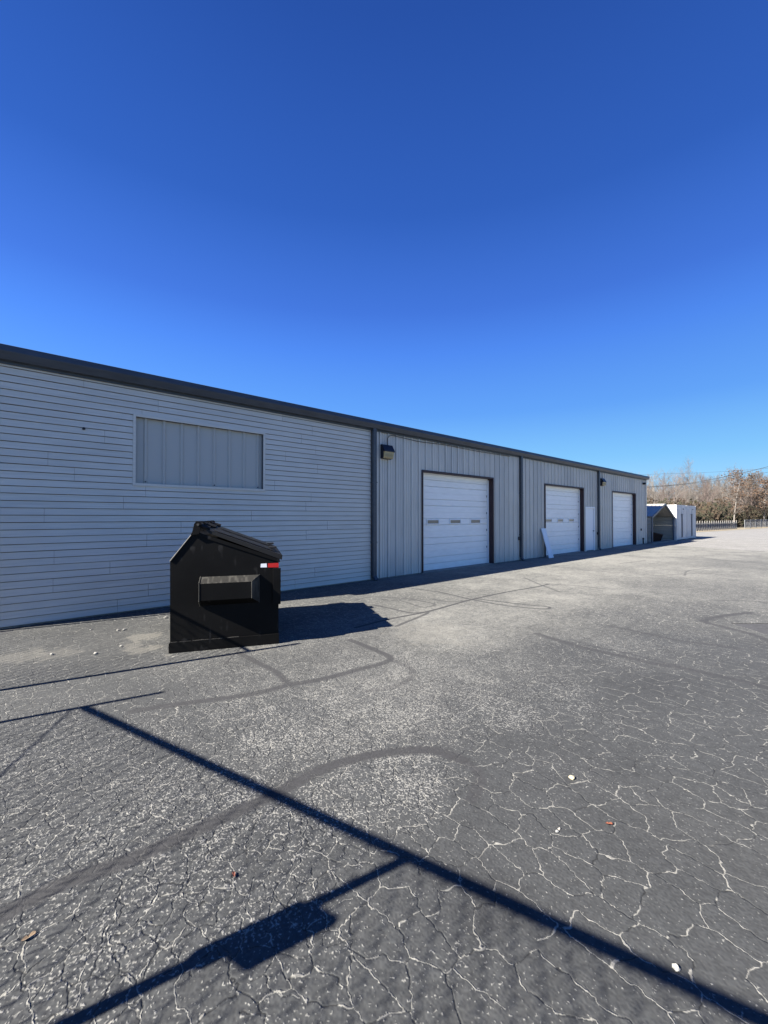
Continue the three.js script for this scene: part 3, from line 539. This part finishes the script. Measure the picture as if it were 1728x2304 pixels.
{
  const A = castFrom(ground(186.6, 1590.7), HT), J = castFrom(ground(921, 1929), HT), L = Math.hypot(J[0] - A[0], J[1] - A[1]), turn = Math.atan2(-(J[1] - A[1]), J[0] - A[0]);
  const g = thing('chain_link_gate', 'open chain link gate leaf whose rail shadow crosses the asphalt', 'gate', new THREE.Vector3(A[0], 0, A[1]), turn), LEN = L * 2;
  const rail = (y) => new GB().bar([0, y, 0], [LEN, y, 0], .027, .027, 10).geo();
  part('top_rail', rail(HT), M.galv, g); part('bottom_rail', rail(.1), M.galv, g);
  for (const [x, h, r] of [[0, 2.245, .024], [L, HT, .027], [LEN, 2.2, .03]]) part('upright', new GB().bar([x, x === LEN ? 0 : .06, 0], [x, h, 0], r, r, 10).geo(), M.galv, g);
  part('wheel', new THREE.TorusGeometry(.03, .018, 6, 14).translate(0, .048, 0), M.rubber, g);
  part('truss_rod', new GB().bar([0, HT - .05, 0], [L, .15, 0], .006).geo(), M.galv, g);
  part('mesh', chainLink(new GB(), LEN, .1, HT, .002, .104, true).geo(), M.galv, g);
  const box = new THREE.Group(); box.name = 'latch'; g.add(box);
  const b1 = new RoundedBoxGeometry(.085, .3, .05, 2, .012); b1.translate(L - .03, HT - .47, .045); part('latch_plate', b1, M.galv, box);
  const b2 = new RoundedBoxGeometry(.13, .26, .05, 2, .02); b2.translate(L + .055, HT - .43, .045); part('lock_box', b2, M.steel, box);
}
{
  const G = castFrom(ground(560.7, 1465.5), HT), W0 = at(-.62, 0, .06), L = Math.hypot(W0.x - G[0], W0.z - G[1]), turn = Math.atan2(-(W0.z - G[1]), W0.x - G[0]);
  const g = thing('chain_link_fence', 'chain link fence running from the siding corner, shadow lying beside the dumpster', 'fence', new THREE.Vector3(G[0], 0, G[1]), turn);
  for (const [x, h] of [[0, 2.26], [L - .04, 1.9]]) part('post', new GB().bar([x, -.02, 0], [x, h, 0], .03, .03, 10).geo(), M.galv, g);
  part('top_rail', new GB().bar([0, HT, 0], [L, HT, 0], .021, .021, 10).geo(), M.galv, g);
  part('mesh', chainLink(new GB(), L, .04, HT, .002, .104, true).geo(), M.galv, g);
}

// ------------------------------------------------------------------ carport, slab and storage boxes past the building
{
  const slab = new GB(); slab.box(29.45, 34.6, -.05, .05, -6.2, .35); const m = struct('concrete_slab', slab.geo(), M.concrete); m.position.copy(at(0, 0, 0)); m.rotation.y = TURN; m.userData.label = 'concrete slab under the carport';
  const g = wallThing('carport', 'small gabled metal carport against the end of the building', 'carport', 29.8, .1), Wd = 4.95, eave = 1.74, peak = 2.6, mid = 2.75, dep = -6;
  const sheetM = new THREE.MeshStandardMaterial({ map: grain([.34, .325, .285], .12, 3, 30, 12), roughness: .45, side: THREE.DoubleSide });
  for (const [x0, y0, x1, y1] of [[-.1, eave - .02, mid, peak], [mid, peak, Wd + .1, eave - .08]]) {
    const gb = new GB(), n = Math.round(-dep / .23), nx = y1 - y0, ny = x1 - x0, l = Math.hypot(nx, ny), ux = -nx / l, uy = ny / l;
    for (let k = 0; k < n; k++) {
      const z = .12 + (dep - .1) * k / n, z2 = .12 + (dep - .1) * (k + 1) / n, zm = z + (z2 - z) * .78, o = (h) => [[x0 + ux * h, y0 + uy * h], [x1 + ux * h, y1 + uy * h]];
      for (const [za, ha, zb, hb] of [[z, .004, zm, .004], [zm, .004, zm + (z2 - zm) * .3, .024], [zm + (z2 - zm) * .3, .024, zm + (z2 - zm) * .7, .024], [zm + (z2 - zm) * .7, .024, z2, .004]]) { const p = o(ha), q = o(hb); gb.quad([...p[0], za], [...p[1], za], [...q[1], zb], [...q[0], zb]); }
    }
    part('roof_slope', gb.geo(), sheetM, g);
  }
  for (const x of [0, Wd]) {           // side walls: horizontal lapped sheets
    const gb = new GB(), s = x ? -1 : 1; for (let y = .08; y < eave - .1; y += .23) { const y2 = Math.min(y + .23, eave - .06); gb.quad([x, y, .02], [x, y, dep], [x + s * .022, y2 - .03, dep], [x + s * .022, y2 - .03, .02]); gb.quad([x + s * .022, y2 - .03, .02], [x + s * .022, y2 - .03, dep], [x, y2, dep], [x, y2, .02]); }
    part('side_wall', gb.geo(), sheetM, g);
  }
  { const gb = new GB(); for (let y = .08; y < peak - .2; y += .23) { const half = y < eave ? 0 : (y - eave) / (peak - eave); gb.box(.05 + half * mid, Wd - .05 - half * (Wd - mid), y, y + .2, dep - .03, dep); } part('back_wall', gb.geo(), sheetM, g); }
  const tr = new GB(); tr.prism([[-.14, eave - .1], [-.1, eave - .03], [mid, peak + .03], [Wd + .12, eave - .06], [Wd + .12, eave - .34], [Wd + .04, eave - .34], [Wd + .02, eave - .14], [mid, peak - .1], [0, eave - .12]], 'z', .122, .15); part('gable_trim', tr.geo(), mat([.09, .1, .11], .5), g);
  for (const [x, z] of [[.05, .08], [Wd - .08, .08], [.05, -3], [Wd - .08, -3], [.05, dep + .05], [Wd - .08, dep + .05]]) { const p = new GB(); p.box(x - .03, x + .06, .05, eave - .02, z - .03, z + .03); part('leg', p.geo(), mat([.08, .1, .14], .5), g); }
  const bx = wallThing('dark_crate', 'dark brown open bin lying tilted inside the carport', 'bin', 30.1, -.02);
  const b = new GB(); b.prism([[.1, .055], [2.3, .055], [2.9, .46], [.1, .74]], 'z', -.5, 0); part('shell', b.geo(), new THREE.MeshPhysicalMaterial({ color: lin(.022, .013, .01), roughness: 1, specularIntensity: .1, side: THREE.DoubleSide }), bx);
  const b2 = new GB(); b2.bar([.1, .75, -.02], [2.9, .475, -.02], .02); part('rim', b2.geo(), mat([.05, .03, .02], .6), bx);
}
function storageBox(s, label) {
  const g = wallThing('storage_container', label, 'container', s, .35, 'white storage containers past the carport'), W = 2.78, H = 2.58, Dp = -6;
  const white = new THREE.MeshStandardMaterial({ map: grain([.55, .54, .53], .2, 8, 5, s), roughness: .55, side: THREE.DoubleSide });
  const bd = new GB();
  for (const x of [0.03, W - .03]) { const sg = x < 1 ? 1 : -1; for (let k = 0; k < 20; k++) { const z = -.12 + (Dp + .24) * k / 20, z2 = -.12 + (Dp + .24) * (k + 1) / 20, zm = (z + z2) / 2, e = (z2 - z) * .12; for (const [a, ha, b, hb] of [[z, 0, zm - e, 0], [zm - e, 0, zm + e, .03], [zm + e, .03, z2 - e, .03], [z2 - e, .03, z2, 0]]) bd.quad([x + sg * ha, .16, a], [x + sg * ha, H - .1, a], [x + sg * hb, H - .1, b], [x + sg * hb, .16, b]); } }
  bd.box(.03, W - .03, H - .06, H - .02, Dp + .05, -.05); bd.box(.03, W - .03, .1, H - .1, Dp + .02, Dp + .06); bd.box(.03, W - .03, .1, .16, Dp, -.05); part('body', bd.geo(), white, g);
  const fr = new GB(); for (const x of [0, W - .12]) for (const z of [-.12, Dp]) fr.box(x, x + .12, .0, H, z, z + .12); for (const z of [-.1, Dp + .02]) { fr.box(.12, W - .12, H - .13, H, z, z + .08); fr.box(.12, W - .12, .04, .16, z, z + .08); } for (const x of [.005, W - .085]) { fr.box(x, x + .08, H - .1, H - .005, Dp + .12, -.12); fr.box(x, x + .08, .04, .16, Dp + .12, -.12); } part('frame', fr.geo(), white, g);
  const dw = (W - .24 - .09) / 2;
  for (const k of [0, 1]) { const x = .12 + k * (dw + .09), d = new GB(); d.box(x, x + dw, .17, H - .14, -.06, -.02); for (let i = 0; i < 3; i++) d.box(x + .12 + i * .36, x + .34 + i * .36, .3, H - .3, -.02, -.004); part('door', d.geo(), white, g); }
  const gp = new GB(); gp.box(.12 + dw, .12 + dw + .09, .17, H - .14, -.09, -.05); part('door_gap_shade', gp.geo(), M.rubber, g);  // near-black strip: shade of the gap between the door leaves, put in as colour
  for (const x of [.12 + dw - .06, .12 + dw + .15]) { const r = new GB(); r.bar([x, .2, .02], [x, 1.9, .02], .018, .018, 8); r.box(x - .12, x + .12, 1.86, 1.92, -.0, .03); part('lock_rod', r.geo(), mat([.1, .11, .13], .5), g); }
  const v = new GB(); v.box(W * .62, W * .62 + .14, H - .34, H - .26, -.002, .02); part('vent', v.geo(), M.dark, g);
}
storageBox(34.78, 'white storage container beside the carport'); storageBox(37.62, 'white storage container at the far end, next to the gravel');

// ------------------------------------------------------------------ far fences, trees, wires
const F0 = ground(1566, 1195), F1 = ground(1728, 1186), FL = Math.hypot(F1[0] - F0[0], F1[1] - F0[1]), FU = [(F1[0] - F0[0]) / FL, (F1[1] - F0[1]) / FL], FTURN = Math.atan2(-FU[1], FU[0]);
const alongFence = (u, v = 0) => new THREE.Vector3(F0[0] + FU[0] * u + FU[1] * v, 0, F0[1] + FU[1] * u - FU[0] * v);   // v > 0 behind the fence
{
  const strip = (v0, v1, y) => { const p = [[-60, v0], [120, v0], [120, v1], [-60, v1]].map(([u, v]) => { const q = alongFence(u, v); return [q.x, q.z]; }); return sheet(p, y, 0, 1, -1, 0); };
  const litter = surface(512, 6, (x, y) => { const n = fbm(x * 2, y * 2), m = noise(x * 40, y * 40), v = .075 + .06 * (n - .5) + .06 * (m - .5); return [v * 1.25, v, v * .62]; });
  const dry = surface(512, 4, (x, y) => { const n = fbm(x * 3, y * 3), m = noise(x * 60, y * 20), v = .2 + .1 * (n - .5) + .1 * (m - .5); return [v * 1.2, v, v * .66]; });
  struct('woodland_floor', strip(1.2, 90, .0), new THREE.MeshStandardMaterial({ map: litter, roughness: 1, side: THREE.DoubleSide })).userData.label = 'brown leaf litter under the trees';
  struct('dry_grass_verge', strip(-1.4, 1.2, .002), new THREE.MeshStandardMaterial({ map: dry, roughness: 1, side: THREE.DoubleSide })).userData.label = 'tan dry grass along the far fence';
}
{
  const p = alongFence(-3), g = thing('picket_fence', 'low weathered picket fence at the edge of the gravel', 'fence', p, FTURN), wood = mat([.2, .19, .175], .9), L = 19;
  for (let k = 0; k <= 22; k++) { const x = k * L / 22; part('picket', new GB().prism([[x - .06, 0], [x + .06, 0], [x + .06, 1.12], [x, 1.22], [x - .06, 1.12]], 'z', -.03, .03).geo(), wood, g); }
  for (const y of [.18, .86]) part('rail', new GB().box(-.1, L + .1, y, y + .1, -.08, -.031).geo(), wood, g);
  part('mesh', chainLink(new GB(), L, .05, .95, .004, .09).geo(), M.galv, g);
}
{
  const p = alongFence(20), g = thing('chain_link_fence', 'low galvanised chain link fence in front of the bare woods', 'fence', p, FTURN), L = 42;
  for (let x = 0; x <= L; x += 3) part('post', new GB().bar([x, 0, 0], [x, 1.3, 0], .05, .05, 8).geo(), M.galv, g);
  part('top_rail', new GB().bar([0, 1.22, 0], [L, 1.22, 0], .035, .035, 8).geo(), M.galv, g);
  part('mesh', chainLink(new GB(), L, .05, 1.22, .003, .09).geo(), M.galv, g);
}
// bare trees: trunk with limbs, crown of branches and twigs
function treeGeo(seed, H, spread, levels, leafy) {
  const r = rng(seed), trunk = new GB(), crown = new GB(), leaves = new GB(), dir = new THREE.Vector3(), tmp = new THREE.Vector3();
  const tips = [];
  function branch(p, d, len, rad, lev) {
    const n = lev === 0 ? 7 : 4; let q = p.clone(), v = d.clone(), rr = rad;
    for (let i = 0; i < n; i++) {
      v.x += (r() - .5) * (lev ? .38 : .12); v.z += (r() - .5) * (lev ? .38 : .12); v.y += lev ? .1 : .02; v.normalize();
      const e = q.clone().addScaledVector(v, len / n), r2 = rad * (1 - (i + 1) / n * (lev ? .75 : .82));
      (lev < 1 ? trunk : crown).bar(q.toArray(), e.toArray(), rr, Math.max(r2, .006), lev === 0 ? 6 : lev === 1 ? 4 : 3);
      q = e; rr = Math.max(r2, .006);
      if (lev < levels && (lev > 0 || i >= 1)) {
        const kids = lev === 0 ? 2 + Math.floor(r() * 2) : lev === 1 ? 2 : 2;
        for (let k = 0; k < kids; k++) {
          const a = r() * 2 * Math.PI, tilt = (lev ? .55 : .62) + r() * .4, side = Math.abs(v.y) > .9 ? tmp.set(Math.cos(a), 0, Math.sin(a)) : tmp.set(Math.cos(a), Math.sin(a) * .7, Math.sin(a + 1)).normalize();
          const nd = v.clone().multiplyScalar(Math.cos(tilt * spread)).addScaledVector(side, Math.sin(tilt * spread)).normalize(); if (nd.y < -.1) nd.y = .1;
          branch(q, nd, len * (lev ? .52 : .3) * (.7 + .5 * r()) * (lev === 0 ? 1.15 - i / n * .55 : 1), rr * .55, lev + 1);
        }
      }
      if (leafy && lev >= 2 && r() < .36) tips.push(q.clone());
    }
  }
  branch(new THREE.Vector3(0, -.1, 0), new THREE.Vector3((r() - .5) * .08, 1, (r() - .5) * .08), H * .97, H * .0165, 0);
  if (leafy) for (const t of tips) for (let k = 0; k < leafy; k++) {
    const c = [t.x + (r() - .5) * .7, t.y + (r() - .5) * .6, t.z + (r() - .5) * .7], s = .05 + r() * .07, a = r() * 6.28, u = [Math.cos(a) * s, (r() - .5) * s, Math.sin(a) * s], w = [(r() - .5) * s, (r() - .2) * s * 1.2, (r() - .5) * s];
    leaves.quad([c[0] - u[0] - w[0], c[1] - u[1] - w[1], c[2] - u[2] - w[2]], [c[0] + u[0] - w[0], c[1] + u[1] - w[1], c[2] + u[2] - w[2]], [c[0] + u[0] + w[0], c[1] + u[1] + w[1], c[2] + u[2] + w[2]], [c[0] - u[0] + w[0], c[1] - u[1] + w[1], c[2] - u[2] + w[2]]);
  }
  return { trunk: trunk.geo(), crown: crown.geo(), leaves: leafy ? leaves.geo() : null };
}
const bark = [mat([.12, .105, .09], .95), mat([.19, .172, .152], .95), mat([.065, .055, .047], .95), mat([.135, .105, .092], .95)];
const kinds = [11, 12, 13, 14, 15].map((s, i) => treeGeo(s * 7, 9, .8 + .12 * (i % 3), 3, 0));
const oakKinds = [treeGeo(501, 8, 1.25, 3, 1), treeGeo(502, 7, 1.3, 3, 1)];
const leafMat = [mat([.085, .053, .034], .9), mat([.075, .055, .038], .9), mat([.06, .048, .03], .9)];
function spot(px, depth) { return new THREE.Vector3((px - CX) / FOCAL * depth, 0, -depth); }
{
  const r = rng(77), G = 'bare trees along the edge of the woods';
  const looks = ['bare grey-brown tree with grey limbs in the woods behind the far fence', 'bare pale-trunked tree in the woods behind the far fence', 'bare dark-trunked tree in the woods behind the far fence', 'slim bare pinkish-brown tree in the woods behind the far fence'];
  for (let i = 0; i < 46; i++) {
    const px = 1430 + 350 * ((i * .618) % 1), u0 = (px - 1566) / 162 * FL, depth = 58 + Math.max(0, (px - 1566) / 162 * 17) + 4 + r() * 24, k = i % 5, pink = r() < .4;
    const g = thing('bare_tree', looks[pink ? 3 : i % 3], 'tree', spot(px, depth), r() * 6.28, G); const sc = (.72 + .3 * r()) * (depth / 78); g.scale.set(sc * 1.05, sc * (pink ? 1.1 : 1), sc * 1.05);
    part('trunk', kinds[k].trunk, bark[pink ? 3 : i % 3], g); part('crown', kinds[k].crown, bark[pink ? 3 : (i + 1) % 2 ? 1 : 0], g);
  }
  // the wood behind reads as one mass
  const N = 210, geo = mergeGeometries([kinds[0].trunk, kinds[0].crown]), im = new THREE.InstancedMesh(geo, mat([.085, .07, .06], .95), N), mm = new THREE.Matrix4(), q = new THREE.Quaternion(), up = new THREE.Vector3(0, 1, 0);
  for (let i = 0; i < N; i++) { const p = spot(1340 + 560 * r(), 84 + 46 * r()), s = .75 + .35 * r(); q.setFromAxisAngle(up, r() * 6.28); mm.compose(p, q, new THREE.Vector3(s * 1.1, s, s * 1.1)); im.setMatrixAt(i, mm); }
  im.name = 'distant_woods'; shadows(im); im.userData = { label: 'far bare winter woods behind the nearer trees', category: 'woods', kind: 'stuff' }; scene.add(im);
  // brown-leaved oaks
  [[1650, 68, 0, 1.0, 0, 'orange-brown leafy oak, tallest crown behind the chain link fence'], [1718, 70, 1, 1.1, 0, 'russet leafy oak half cut by the frame, behind the chain link fence'], [1690, 78, 0, 1.05, 1, 'brown leafy oak behind the two nearer oaks']].forEach(([px, d, k, sc, m, label], i) => {
    const g = thing('oak_tree', label, 'tree', spot(px, d), i * 2, 'oaks holding brown leaves'); g.scale.setScalar(sc);
    part('trunk', oakKinds[k].trunk, bark[1], g); const c = part('crown', oakKinds[k].crown, bark[0], g); part('leaves', oakKinds[k].leaves, leafMat[m], c);
  });
  // undergrowth
  const bushKinds = [0, 1, 2].map(k => { const b = new GB(), lv = new GB(), q2 = rng(900 + k); for (let i = 0; i < 130; i++) { const a = q2() * 6.28, t = q2() * .9, h = 1 + 1.6 * q2(), x = (q2() - .5) * 2, z = (q2() - .5) * 1.4, e = [x + Math.cos(a) * t, h, z + Math.sin(a) * t]; b.bar([x * .6, 0, z * .6], e, .016, .006, 3); for (let m = 0; m < 4; m++) { const f = .35 + .65 * q2(), c = [x * .6 + (e[0] - x * .6) * f, h * f, z * .6 + (e[2] - z * .6) * f], s = .05 + .06 * q2(), w = q2() * 6.28; lv.quad([c[0] - Math.cos(w) * s, c[1] - s, c[2] - Math.sin(w) * s], [c[0] + Math.cos(w) * s, c[1] - s * .4, c[2] + Math.sin(w) * s], [c[0] + Math.cos(w) * s, c[1] + s, c[2] + Math.sin(w) * s], [c[0] - Math.cos(w) * s, c[1] + s * .4, c[2] - Math.sin(w) * s]); } } return { b: b.geo(), l: lv.geo() }; });
  const bl = [mat([.045, .04, .02], .95), mat([.055, .037, .022], .95), mat([.03, .032, .016], .95)], bs = mat([.1, .08, .06], .95);
  const bushLook = ['olive brush tangled along the foot of the woods', 'brown brush tangled along the foot of the woods', 'dark green brush tangled along the foot of the woods'];
  for (let i = 0; i < 44; i++) { const k = i % 3, px = 1440 + 330 * ((i * .382) % 1), d = 57 + Math.max(0, (px - 1566) / 162 * 17) + 3 + r() * 6, g = thing('brush', bushLook[k], 'shrub', spot(px, d), r() * 6.28, 'undergrowth at the edge of the woods'); g.scale.set(1.5 + r() * .7, 1.0 + r() * .9, 1.4); part('stems', bushKinds[k].b, bs, g); part('foliage', bushKinds[k].l, bl[k], g); }
}
// overhead wires
{
  const P = (px, py, d) => { const dx = (px - CX) / FOCAL, dy = (CY - py) / FOCAL, c = Math.cos(PITCH), s = Math.sin(PITCH), y = c * dy + s, z = s * dy - c, k = -d / z; return [dx * k, EYE + y * k, -d]; };
  const wire = (pts, r, label) => { const m = part(numbered('overhead_wire'), tube(pts, r, 60, 5), M.rubber, scene); tag(m, label, 'wire', 'wires in front of the woods'); };
  wire([P(1100, 1112, 66), P(1300, 1106, 60), P(1452, 1096, 56), P(1542, 1088.5, 54), P(1600, 1079, 52), P(1677, 1062.5, 50), P(1728, 1050, 48), P(1900, 1004, 44)], .028, 'thick dark overhead wire rising toward the oaks');
  wire([P(1100, 1113.5, 66), P(1300, 1107, 60), P(1452, 1097.5, 56), P(1550, 1088.8, 54), P(1617, 1081, 52), P(1728, 1062.5, 48), P(1900, 1030, 44)], .018, 'lower overhead wire diverging under the thick one');
  wire([P(1100, 1078, 66), P(1300, 1073, 60), P(1469, 1067, 56), P(1578, 1063.5, 54), P(1665, 1058.5, 51), P(1900, 1040, 44)], .012, 'thin faint overhead wire highest in the sky');
}
renderer.render(scene, camera);
